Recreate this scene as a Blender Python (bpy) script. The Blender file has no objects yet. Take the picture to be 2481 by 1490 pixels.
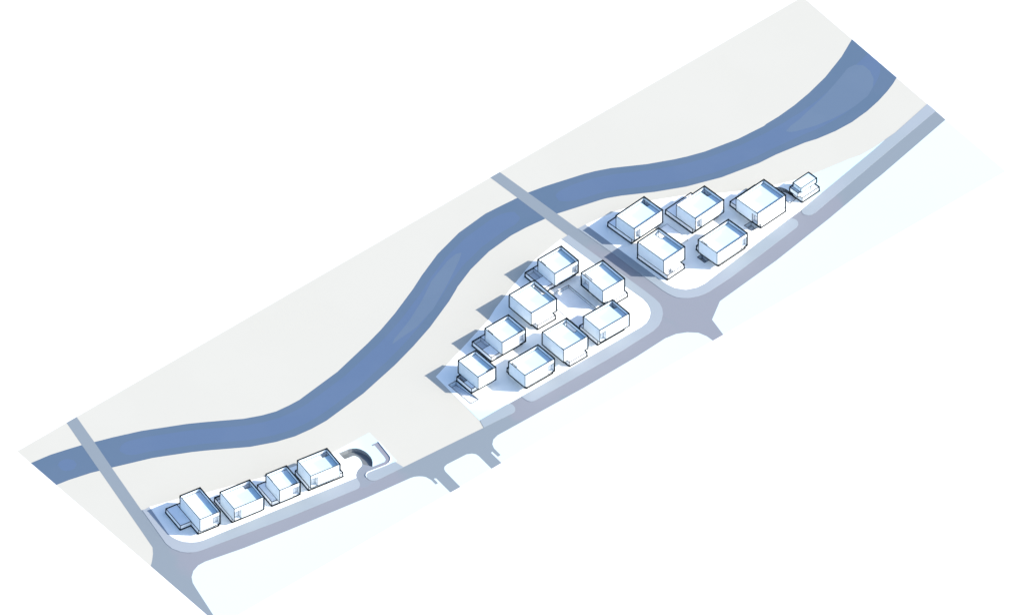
# Riverside housing model: white box houses on plots between a river and a road.
# Units are metres. Every position below is a ground position in metres, converted from image pixels (x east, y north, z up).
import bpy, bmesh, math
from mathutils import Vector, Matrix
from mathutils.geometry import tessellate_polygon

HOUSES = [{'A':8.988,'B':15.258,'heavy':[[8.2,0.0,2.25,8.99,0.0,2.25],[0.0,15.26,8.8,8.99,15.26,8.8],[8.99,0.0,8.8,8.99,15.26,8.8],[0.0,15.26,4.79,0.0,15.26,8.8],[8.99,0.0,2.25,8.99,0.0,8.8],[-0.08,1.19,0.0,8.99,1.19,0.0],[-0.08,1.19,0.0,-0.08,6.75,0.0],[-0.08,17.65,2.25,1.4,17.65,2.25],[-0.08,1.19,0.0,-0.08,1.19,0.31],[8.99,1.19,0.0,8.99,1.19,0.96],[-4.92,6.7,0.0,-0.08,6.7,0.0],[-4.92,6.7,0.0,-4.92,17.65,0.0],[-4.92,17.65,2.25,-0.08,17.65,2.25],[-4.92,17.37,2.25,-4.92,17.65,2.25],[-4.92,6.7,0.0,-4.92,6.7,0.31],[-4.92,17.65,0.0,-4.92,17.65,2.25]],'key':'H1','loc':[-120.915,-127.205],'pits':[],'plinth':[[-0.078,8.988,1.194,17.647],[-4.924,-0.078,6.7,17.647]],'rot':30.5,'shafts':[[[5.94,8.847999999999999,0.14,1.791],'front',0]],'thin':[[0.0,0.0,2.25,8.2,0.0,2.25],[0.0,15.26,2.25,8.99,15.26,2.25],[0.0,0.0,2.25,0.0,15.26,2.25],[8.99,0.0,2.25,8.99,15.26,2.25],[0.0,0.0,8.8,8.88,0.0,8.8],[0.0,0.0,8.8,0.0,15.07,8.8],[0.0,0.0,2.25,0.0,0.0,8.8],[0.0,15.26,2.25,0.0,15.26,4.79],[8.99,15.26,2.25,8.99,15.26,8.72],[-0.08,17.65,0.0,8.99,17.65,0.0],[-0.08,6.75,0.0,-0.08,17.65,0.0],[8.99,1.19,0.0,8.99,17.65,0.0],[1.4,17.65,2.25,8.99,17.65,2.25],[-0.08,1.19,2.25,-0.08,17.65,2.25],[8.99,1.19,2.25,8.99,17.65,2.25],[-0.08,1.19,0.31,-0.08,1.19,2.25],[-0.08,17.65,0.0,-0.08,17.65,2.19],[8.99,1.19,0.96,8.99,1.19,2.25],[8.99,17.65,0.0,8.99,17.65,2.25],[-4.86,17.65,0.0,-0.08,17.65,0.0],[-0.08,6.7,0.0,-0.08,17.65,0.0],[-4.92,6.7,2.25,-0.08,6.7,2.25],[-4.92,6.7,2.25,-4.92,17.37,2.25],[-0.08,6.7,2.25,-0.08,17.51,2.25],[-4.92,6.7,0.31,-4.92,6.7,2.25],[-0.08,6.7,0.0,-0.08,6.7,2.25],[-0.08,17.65,0.0,-0.08,17.65,2.19]]},{'A':13.286,'B':10.88,'heavy':[[12.12,0.0,2.25,13.29,0.0,2.25],[0.0,10.88,8.8,13.29,10.88,8.8],[0.0,10.61,8.8,0.0,10.88,8.8],[13.29,0.0,8.8,13.29,10.88,8.8],[0.0,10.88,6.84,0.0,10.88,8.8],[13.29,0.0,2.25,13.29,0.0,8.8],[0.04,1.73,0.0,13.25,1.73,0.0],[0.04,1.73,0.0,0.04,15.06,0.0],[0.04,15.06,2.25,2.52,15.06,2.25],[0.04,14.73,2.25,0.04,15.06,2.25],[0.04,1.73,0.0,0.04,1.73,0.31],[0.04,15.06,0.0,0.04,15.06,2.25],[13.25,1.73,0.0,13.25,1.73,0.37]],'key':'H2','loc':[-107.648,-121.304],'pits':[[0.234,4.689,13.335,14.86]],'plinth':[[0.039,13.247,1.725,15.059]],'rot':30.5,'shafts':[[[0.14,3.126,0.14,1.791],'front',0],[[10.16,13.145999999999999,8.757,10.74],None,1]],'thin':[[0.0,0.0,2.25,12.12,0.0,2.25],[0.0,10.88,2.25,13.29,10.88,2.25],[0.0,0.0,2.25,0.0,10.88,2.25],[13.29,0.0,2.25,13.29,10.88,2.25],[0.0,0.0,8.8,13.12,0.0,8.8],[0.0,0.0,8.8,0.0,10.61,8.8],[0.0,0.0,2.25,0.0,0.0,8.8],[0.0,10.88,2.25,0.0,10.88,6.84],[13.29,10.88,2.25,13.29,10.88,8.72],[0.04,15.06,0.0,13.25,15.06,0.0],[13.25,1.73,0.0,13.25,15.06,0.0],[2.52,15.06,2.25,13.25,15.06,2.25],[0.04,10.89,2.25,0.04,14.73,2.25],[13.25,10.89,2.25,13.25,15.06,2.25],[0.04,1.73,0.31,0.04,1.73,2.25],[13.25,1.73,0.37,13.25,1.73,2.25],[13.25,15.06,0.0,13.25,15.06,2.25]]},
 {'A':9.183,'B':10.482,'heavy':[[0.0,0.0,2.25,9.18,0.0,2.25],[0.0,10.48,8.8,9.18,10.48,8.8],[0.0,10.22,8.8,0.0,10.48,8.8],[9.18,0.0,8.8,9.18,10.48,8.8],[0.0,10.48,4.71,0.0,10.48,8.8],[9.18,0.0,2.25,9.18,0.0,8.8],[-2.46,1.86,0.0,9.22,1.86,0.0],[-2.46,1.86,0.0,-2.46,12.8,0.0],[-2.46,12.8,2.25,1.34,12.8,2.25],[-2.46,12.53,2.25,-2.46,12.8,2.25],[-2.46,1.86,0.0,-2.46,1.86,0.31],[-2.46,12.8,0.0,-2.46,12.8,2.25]],'key':'H3','loc':[-90.039,-111.002],'pits':[],'plinth':[[-2.462,9.222,1.858,12.804]],'rot':30.5,'shafts':[[[5.94,9.043,0.14,1.791],'front',1],[[0.14,1.016,7.165,10.341999999999999],None,1]],'thin':[[0.0,10.48,2.25,9.18,10.48,2.25],[0.0,0.0,2.25,0.0,10.48,2.25],[9.18,0.0,2.25,9.18,10.48,2.25],[0.0,0.0,8.8,9.07,0.0,8.8],[0.0,0.0,8.8,0.0,10.22,8.8],[0.0,0.0,2.25,0.0,0.0,8.8],[0.0,10.48,2.25,0.0,10.48,4.71],[9.18,10.48,2.25,9.18,10.48,8.72],[-2.46,12.8,0.0,9.22,12.8,0.0],[9.22,1.86,0.0,9.22,12.8,0.0],[-2.46,1.86,2.25,0.02,1.86,2.25],[1.34,12.8,2.25,9.22,12.8,2.25],[-2.46,1.86,2.25,-2.46,12.53,2.25],[9.22,1.86,2.25,9.22,12.8,2.25],[-2.46,1.86,0.31,-2.46,1.86,2.25],[9.22,1.86,0.2,9.22,1.86,2.25],[9.22,12.8,0.0,9.22,12.8,2.25]]},{'A':13.208,'B':10.084,'heavy':[[0.0,10.08,8.8,13.21,10.08,8.8],[0.0,9.83,8.8,0.0,10.08,8.8],[13.21,0.0,8.8,13.21,10.08,8.8],[0.0,10.08,3.64,0.0,10.08,8.8],[13.21,0.0,5.69,13.21,0.0,8.8],[-0.16,1.26,0.0,15.16,1.26,0.0],[-0.16,1.26,0.0,-0.16,11.41,0.0],[-0.16,11.41,2.25,0.8,11.41,2.25],[-0.16,11.16,2.25,-0.16,11.41,2.25],[15.16,1.26,2.25,15.16,3.42,2.25],[-0.16,1.26,0.0,-0.16,1.26,0.31],[-0.16,11.41,0.0,-0.16,11.41,2.25],[15.16,1.26,0.0,15.16,1.26,2.25]],'key':'H4','loc':[-78.018,-103.022],'pits':[],'plinth':[[-0.156,15.162,1.26,11.411]],'rot':30.5,'shafts':[[[0.14,3.048,0.14,1.791],'front',0],[[10.16,13.068,8.027,9.943999999999999],None,1]],'thin':[[0.0,0.0,2.25,13.21,0.0,2.25],[0.0,10.08,2.25,13.21,10.08,2.25],[0.0,0.0,2.25,0.0,10.08,2.25],[13.21,0.0,2.25,13.21,10.08,2.25],[0.0,0.0,8.8,13.04,0.0,8.8],[0.0,0.0,8.8,0.0,9.83,8.8],[0.0,0.0,2.25,0.0,0.0,8.8],[0.0,10.08,2.25,0.0,10.08,3.64],[13.21,0.0,2.25,13.21,0.0,5.69],[13.21,10.08,2.25,13.21,10.08,8.72],[-0.16,11.41,0.0,15.16,11.41,0.0],[15.16,1.26,0.0,15.16,11.41,0.0],[13.25,1.26,2.25,14.97,1.26,2.25],[0.8,11.41,2.25,15.16,11.41,2.25],[-0.16,1.26,2.25,-0.16,11.16,2.25],[15.16,3.42,2.25,15.16,11.41,2.25],[-0.16,1.26,0.31,-0.16,1.26,2.25],[15.16,11.41,0.0,15.16,11.41,2.25]]},
 {'A':8.752,'B':12.124,'heavy':[[0.0,0.0,2.25,8.75,0.0,2.25],[0.0,10.76,2.25,0.0,12.12,2.25],[0.0,12.12,8.8,8.75,12.12,8.8],[8.75,0.0,8.8,8.75,12.12,8.8],[0.0,12.12,2.25,0.0,12.12,8.8],[8.75,0.0,2.25,8.75,0.0,8.8],[-1.84,1.84,0.0,1.56,1.84,0.0],[-1.84,1.84,0.0,-1.84,10.7,0.0],[-1.84,10.7,2.25,-0.03,10.7,2.25],[-1.84,10.48,2.25,-1.84,10.7,2.25],[-1.84,1.84,0.0,-1.84,1.84,0.23],[-1.84,10.7,0.0,-1.84,10.7,2.25]],'key':'C1','loc':[-13.059,-48.001],'pits':[[-1.707,-0.131,6.694,10.595]],'plinth':[[-1.838,7.221,1.845,10.7]],'rot':39.7,'shafts':[[[5.514,8.612,0.14,1.898],None,1]],'thin':[[0.0,12.12,2.25,8.75,12.12,2.25],[0.0,0.15,2.25,0.0,10.76,2.25],[8.75,0.0,2.25,8.75,12.12,2.25],[0.0,0.0,8.8,8.64,0.0,8.8],[0.0,0.0,8.8,0.0,11.97,8.8],[0.0,0.0,2.41,0.0,0.0,8.8],[8.75,12.12,2.25,8.75,12.12,8.72],[1.56,1.84,0.0,7.22,1.84,0.0],[-1.84,10.7,0.0,7.22,10.7,0.0],[7.22,1.84,0.0,7.22,10.7,0.0],[-1.84,1.84,2.25,-0.03,1.84,2.25],[-1.84,1.84,2.25,-1.84,10.48,2.25],[-1.84,1.84,0.23,-1.84,1.84,2.25],[7.22,1.84,0.0,7.22,1.84,2.25],[7.22,10.7,0.0,7.22,10.7,2.25]]},{'A':14.748,'B':10.015,'heavy':[[0.0,0.0,2.25,0.37,0.0,2.25],[13.46,0.0,2.25,14.75,0.0,2.25],[0.0,0.0,2.25,0.0,10.02,2.25],[0.0,10.02,8.8,14.75,10.02,8.8],[0.0,9.76,8.8,0.0,10.02,8.8],[14.75,0.0,8.8,14.75,10.02,8.8],[0.0,0.0,2.25,0.0,0.0,2.5],[0.0,10.02,2.25,0.0,10.02,2.91],[0.0,10.02,5.77,0.0,10.02,8.8],[14.75,0.0,2.25,14.75,0.0,8.8],[1.75,1.16,0.0,14.62,1.16,0.0],[1.75,1.16,0.0,1.75,1.9,0.0],[1.75,12.08,0.0,1.75,12.97,0.0],[1.75,12.97,2.25,2.55,12.97,2.25],[1.75,1.16,0.0,1.75,1.16,0.23],[1.75,12.97,0.0,1.75,12.97,2.25],[14.62,1.16,0.0,14.62,1.16,0.84]],'key':'C2','loc':[5.123,-47.034],'pits':[],'plinth':[[1.75,14.617,1.16,12.967]],'rot':39.7,'shafts':[[[11.597,14.607999999999999,0.14,1.423],'front',0],[[0.14,1.707,7.063,9.875],None,1]],'thin':[[0.37,0.0,2.25,13.46,0.0,2.25],[0.0,10.02,2.25,14.75,10.02,2.25],[14.75,0.0,2.25,14.75,10.02,2.25],[0.0,0.0,8.8,14.56,0.0,8.8],[0.0,0.0,8.8,0.0,9.76,8.8],[0.0,0.0,2.5,0.0,0.0,8.8],[0.0,10.02,2.91,0.0,10.02,5.77],[14.75,10.02,2.25,14.75,10.02,8.72],[1.75,12.97,0.0,14.62,12.97,0.0],[1.75,1.9,0.0,1.75,12.08,0.0],[14.62,1.16,0.0,14.62,12.97,0.0],[2.55,12.97,2.25,14.62,12.97,2.25],[1.75,10.02,2.25,1.75,12.82,2.25],[14.62,10.02,2.25,14.62,12.97,2.25],[1.75,1.16,0.23,1.75,1.16,2.25],[14.62,1.16,0.84,14.62,1.16,2.25],[14.62,12.97,0.0,14.62,12.97,2.25]]},
 {'A':11.728,'B':10.384,'heavy':[[0.0,0.0,2.25,11.73,0.0,2.25],[0.0,10.38,8.8,11.73,10.38,8.8],[0.0,10.12,8.8,0.0,10.38,8.8],[11.73,0.0,8.8,11.73,10.38,8.8],[0.0,10.38,5.44,0.0,10.38,8.8],[11.73,0.0,2.25,11.73,0.0,8.8],[-4.16,1.58,0.0,11.38,1.58,0.0],[-4.16,1.58,0.0,-4.16,13.07,0.0],[-4.16,13.07,2.25,2.25,13.07,2.25],[-4.16,1.58,0.0,-4.16,1.58,0.23],[-4.16,13.07,0.0,-4.16,13.07,2.25],[11.38,1.58,0.0,11.38,1.58,0.31]],'key':'C3','loc':[-3.799,-28.752],'pits':[[-4.026,-0.044,7.327,12.967]],'plinth':[[-4.157,11.378,1.581,13.073]],'rot':39.7,'shafts':[[[8.752,11.588,0.14,1.581],'front',1],[[0.14,1.444,7.274,10.244],None,1]],'thin':[[0.0,10.38,2.25,11.73,10.38,2.25],[0.0,0.0,2.25,0.0,10.38,2.25],[11.73,0.0,2.25,11.73,10.38,2.25],[0.0,0.0,8.8,11.58,0.0,8.8],[0.0,0.0,8.8,0.0,10.12,8.8],[0.0,0.0,2.25,0.0,0.0,8.8],[0.0,10.38,2.25,0.0,10.38,5.44],[11.73,10.38,2.25,11.73,10.38,8.72],[-4.16,13.07,0.0,11.38,13.07,0.0],[11.38,1.58,0.0,11.38,13.07,0.0],[-4.16,1.58,2.25,-0.08,1.58,2.25],[2.25,13.07,2.25,11.38,13.07,2.25],[-4.16,1.58,2.25,-4.16,12.93,2.25],[11.38,10.34,2.25,11.38,13.07,2.25],[-4.16,1.58,0.23,-4.16,1.58,2.25],[11.38,1.58,0.31,11.38,1.58,2.25],[11.38,13.07,0.0,11.38,13.07,2.25]]},{'A':12.691,'B':13.336,'heavy':[[0.0,0.0,2.25,0.48,0.0,2.25],[10.79,0.0,2.25,12.69,0.0,2.25],[0.0,0.0,2.25,0.0,13.34,2.25],[0.0,13.34,8.8,12.69,13.34,8.8],[12.69,0.0,8.8,12.69,13.34,8.8],[0.0,0.0,2.25,0.0,0.0,2.5],[0.0,13.34,2.25,0.0,13.34,8.8],[12.69,0.0,2.25,12.69,0.0,8.8],[1.88,-1.53,0.0,10.77,-1.53,0.0],[1.88,-1.53,0.0,1.88,1.84,0.0],[10.77,-1.53,2.25,10.77,-0.11,2.25],[1.88,-1.53,0.0,1.88,-1.53,0.23],[10.77,-1.53,0.0,10.77,-1.53,2.25]],'key':'C4','loc':[7.493,-12.29],'pits':[],'plinth':[[1.882,10.765,-1.529,12.651]],'rot':39.7,'shafts':[[[10.853,12.551,6.325,13.196],'right',1],[[0.14,1.269,0.14,2.741],None,1]],'thin':[[0.48,0.0,2.25,10.79,0.0,2.25],[0.0,13.34,2.25,12.69,13.34,2.25],[12.69,0.0,2.25,12.69,13.34,2.25],[0.0,0.0,8.8,12.53,0.0,8.8],[0.0,0.0,8.8,0.0,13.17,8.8],[0.0,0.0,2.5,0.0,0.0,8.8],[12.69,13.34,2.25,12.69,13.34,8.72],[1.88,12.65,0.0,10.77,12.65,0.0],[1.88,1.84,0.0,1.88,12.65,0.0],[10.77,-1.53,0.0,10.77,12.65,0.0],[1.88,-1.53,2.25,10.65,-1.53,2.25],[1.88,-1.53,2.25,1.88,0.07,2.25],[1.88,-1.53,0.23,1.88,-1.53,2.25],[1.88,12.65,0.0,1.88,12.65,2.25],[10.77,12.65,0.0,10.77,12.65,2.25]]},
 {'A':11.728,'B':10.384,'heavy':[[0.0,0.0,2.25,11.73,0.0,2.25],[0.0,10.38,8.8,11.73,10.38,8.8],[0.0,10.12,8.8,0.0,10.38,8.8],[11.73,0.0,8.8,11.73,10.38,8.8],[0.0,10.38,5.44,0.0,10.38,8.8],[11.73,0.0,2.25,11.73,0.0,8.8],[-4.16,1.58,0.0,11.38,1.58,0.0],[-4.16,1.58,0.0,-4.16,13.07,0.0],[-4.16,13.07,2.25,2.25,13.07,2.25],[-4.16,1.58,0.0,-4.16,1.58,0.23],[-4.16,13.07,0.0,-4.16,13.07,2.25],[11.38,1.58,0.0,11.38,1.58,0.31]],'key':'C5','loc':[16.681,9.63],'pits':[[-4.026,-0.044,7.327,12.967]],'plinth':[[-4.157,11.378,1.581,13.073]],'rot':39.7,'shafts':[[[8.752,11.588,0.14,1.581],'front',1],[[0.14,1.444,7.274,10.244],None,1]],'thin':[[0.0,10.38,2.25,11.73,10.38,2.25],[0.0,0.0,2.25,0.0,10.38,2.25],[11.73,0.0,2.25,11.73,10.38,2.25],[0.0,0.0,8.8,11.58,0.0,8.8],[0.0,0.0,8.8,0.0,10.12,8.8],[0.0,0.0,2.25,0.0,0.0,8.8],[0.0,10.38,2.25,0.0,10.38,5.44],[11.73,10.38,2.25,11.73,10.38,8.72],[-4.16,13.07,0.0,11.38,13.07,0.0],[11.38,1.58,0.0,11.38,13.07,0.0],[-4.16,1.58,2.25,-0.08,1.58,2.25],[2.25,13.07,2.25,11.38,13.07,2.25],[-4.16,1.58,2.25,-4.16,12.93,2.25],[11.38,10.34,2.25,11.38,13.07,2.25],[-4.16,1.58,0.23,-4.16,1.58,2.25],[11.38,1.58,0.31,11.38,1.58,2.25],[11.38,13.07,0.0,11.38,13.07,2.25]]},{'A':10.853,'B':13.178,'heavy':[[0.0,0.0,2.25,0.54,0.0,2.25],[0.0,0.0,2.25,0.0,13.18,2.25],[0.0,13.18,8.8,10.85,13.18,8.8],[10.85,0.0,8.8,10.85,13.18,8.8],[0.0,0.0,2.25,0.0,0.0,2.5],[0.0,13.18,2.25,0.0,13.18,8.8],[10.85,0.0,2.25,10.85,0.0,8.8],[1.88,-1.48,0.0,10.98,-1.48,0.0],[1.88,-1.48,0.0,1.88,1.88,0.0],[10.98,-1.48,2.25,10.98,0.29,2.25],[1.88,-1.48,0.0,1.88,-1.48,0.23],[10.98,-1.48,0.0,10.98,-1.48,2.25]],'key':'C6','loc':[35.272,0.043],'pits':[],'plinth':[[1.882,10.984,-1.476,12.651]],'rot':39.7,'shafts':[[[0.14,1.926,8.645,13.038],'side',1]],'thin':[[0.54,0.0,2.25,10.85,0.0,2.25],[0.0,13.18,2.25,10.85,13.18,2.25],[10.85,0.0,2.25,10.85,13.18,2.25],[0.0,0.0,8.8,10.72,0.0,8.8],[0.0,0.0,8.8,0.0,13.01,8.8],[0.0,0.0,2.5,0.0,0.0,8.8],[10.85,13.18,2.25,10.85,13.18,8.72],[1.88,12.65,0.0,10.98,12.65,0.0],[1.88,1.88,0.0,1.88,12.65,0.0],[10.98,-1.48,0.0,10.98,12.65,0.0],[1.88,-1.48,2.25,10.87,-1.48,2.25],[1.88,-1.48,2.25,1.88,-0.06,2.25],[10.98,0.29,2.25,10.98,12.65,2.25],[1.88,-1.48,0.23,1.88,-1.48,2.25],[1.88,12.65,0.0,1.88,12.65,2.25],[10.98,12.65,0.0,10.98,12.65,2.25]]},
 {'A':14.748,'B':10.015,'heavy':[[11.8,0.0,2.25,14.75,0.0,2.25],[0.0,10.02,8.8,14.75,10.02,8.8],[0.0,9.76,8.8,0.0,10.02,8.8],[14.75,0.0,8.8,14.75,10.02,8.8],[0.0,10.02,4.79,0.0,10.02,8.8],[14.75,0.0,2.25,14.75,0.0,8.8],[-0.04,1.26,0.0,13.0,1.26,0.0],[-0.04,1.26,0.0,-0.04,12.18,0.0],[-0.04,12.18,2.25,1.91,12.18,2.25],[-0.04,1.26,0.0,-0.04,1.26,0.23],[-0.04,12.18,0.0,-0.04,12.18,2.25],[13.0,1.26,0.0,13.0,1.26,0.7]],'key':'C7','loc':[34.093,-21.867],'pits':[],'plinth':[[-0.044,12.997,1.265,12.176]],'rot':39.7,'shafts':[[[0.14,2.932,0.14,1.423],'front',0],[[12.822,14.607999999999999,7.063,9.875],None,1]],'thin':[[0.0,0.0,2.25,11.8,0.0,2.25],[0.0,10.02,2.25,14.75,10.02,2.25],[0.0,0.0,2.25,0.0,10.02,2.25],[14.75,0.0,2.25,14.75,10.02,2.25],[0.0,0.0,8.8,14.56,0.0,8.8],[0.0,0.0,8.8,0.0,9.76,8.8],[0.0,0.0,2.25,0.0,0.0,8.8],[0.0,10.02,2.25,0.0,10.02,4.79],[14.75,10.02,2.25,14.75,10.02,8.72],[-0.04,12.18,0.0,13.0,12.18,0.0],[13.0,1.26,0.0,13.0,12.18,0.0],[1.91,12.18,2.25,13.0,12.18,2.25],[-0.04,1.26,2.25,-0.04,12.04,2.25],[13.0,9.99,2.25,13.0,12.18,2.25],[-0.04,1.26,0.23,-0.04,1.26,2.25],[13.0,1.26,0.7,13.0,1.26,2.25],[13.0,12.18,0.0,13.0,12.18,2.25]]},{'A':12.166,'B':12.967,'heavy':[[0.0,0.0,2.25,0.3,0.0,2.25],[10.49,0.0,2.25,12.17,0.0,2.25],[0.0,0.0,2.25,0.0,12.97,2.25],[0.0,12.97,8.8,12.17,12.97,8.8],[12.17,0.0,8.8,12.17,12.97,8.8],[0.0,0.0,2.25,0.0,0.0,2.5],[0.0,12.97,2.25,0.0,12.97,8.8],[12.17,0.0,2.25,12.17,0.0,8.8],[1.75,-1.42,0.0,10.5,-1.42,0.0],[1.75,-1.42,0.0,1.75,1.87,0.0],[10.5,-1.42,2.25,10.5,-0.04,2.25],[1.75,-1.42,0.0,1.75,-1.42,0.23],[10.5,-1.42,0.0,10.5,-1.42,2.25]],'key':'C8','loc':[20.039,-32.863],'pits':[],'plinth':[[1.75,10.503,-1.423,12.44]],'rot':39.7,'shafts':[[[10.328,12.026,6.22,12.827],'right',1],[[0.14,1.269,0.14,2.741],None,1]],'thin':[[0.3,0.0,2.25,10.49,0.0,2.25],[0.0,12.97,2.25,12.17,12.97,2.25],[12.17,0.0,2.25,12.17,12.97,2.25],[0.0,0.0,8.8,12.01,0.0,8.8],[0.0,0.0,8.8,0.0,12.8,8.8],[0.0,0.0,2.5,0.0,0.0,8.8],[12.17,12.97,2.25,12.17,12.97,8.72],[1.75,12.44,0.0,10.5,12.44,0.0],[1.75,1.87,0.0,1.75,12.44,0.0],[10.5,-1.42,0.0,10.5,12.44,0.0],[1.75,-1.42,2.25,10.39,-1.42,2.25],[1.75,-1.42,2.25,1.75,-0.04,2.25],[1.75,-1.42,0.23,1.75,-1.42,2.25],[1.75,12.44,0.0,1.75,12.44,2.25],[10.5,12.44,0.0,10.5,12.44,2.25]]},{'A':15.119,'B':10.276,'heavy':[[0.0,0.0,2.25,15.12,0.0,2.25],[0.0,10.28,8.8,15.12,10.28,8.8],[15.12,0.0,8.8,15.12,10.28,8.8],[0.0,10.28,7.9,0.0,10.28,8.8],[15.12,0.0,2.25,15.12,0.0,8.8],[-0.14,1.55,0.0,14.98,1.55,0.0],[-0.14,1.55,0.0,-0.14,14.64,0.0],[-0.14,14.64,2.25,4.21,14.64,2.25],[-0.14,14.64,0.0,-0.14,14.64,2.25],[14.98,1.55,0.0,14.98,1.55,0.23]],'key':'D1','loc':[47.473,34.638],'pits':[],'plinth':[[-0.14,14.978,1.551,14.638]],'rot':44.0,'shafts':[[[0.14,3.136,0.14,1.309],'front',1],[[13.481,14.979,6.931,10.136],None,1]],'thin':[[0.0,10.28,2.25,15.12,10.28,2.25],[0.0,0.0,2.25,0.0,10.28,2.25],[15.12,0.0,2.25,15.12,10.28,2.25],[0.0,0.0,8.8,14.93,0.0,8.8],[0.0,0.0,8.8,0.0,10.15,8.8],[0.0,0.0,2.25,0.0,0.0,8.8],[0.0,10.28,2.25,0.0,10.28,7.9],[15.12,10.28,2.25,15.12,10.28,8.72],[-0.14,14.64,0.0,14.98,14.64,0.0],[14.98,1.55,0.0,14.98,14.64,0.0],[4.21,14.64,2.25,14.98,14.64,2.25],[-0.14,1.55,2.25,-0.14,14.47,2.25],[14.98,10.22,2.25,14.98,14.64,2.25],[-0.14,1.55,0.2,-0.14,1.55,2.25],[14.98,1.55,0.23,14.98,1.55,2.25],[14.98,14.64,0.0,14.98,14.64,2.25]]},
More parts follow.
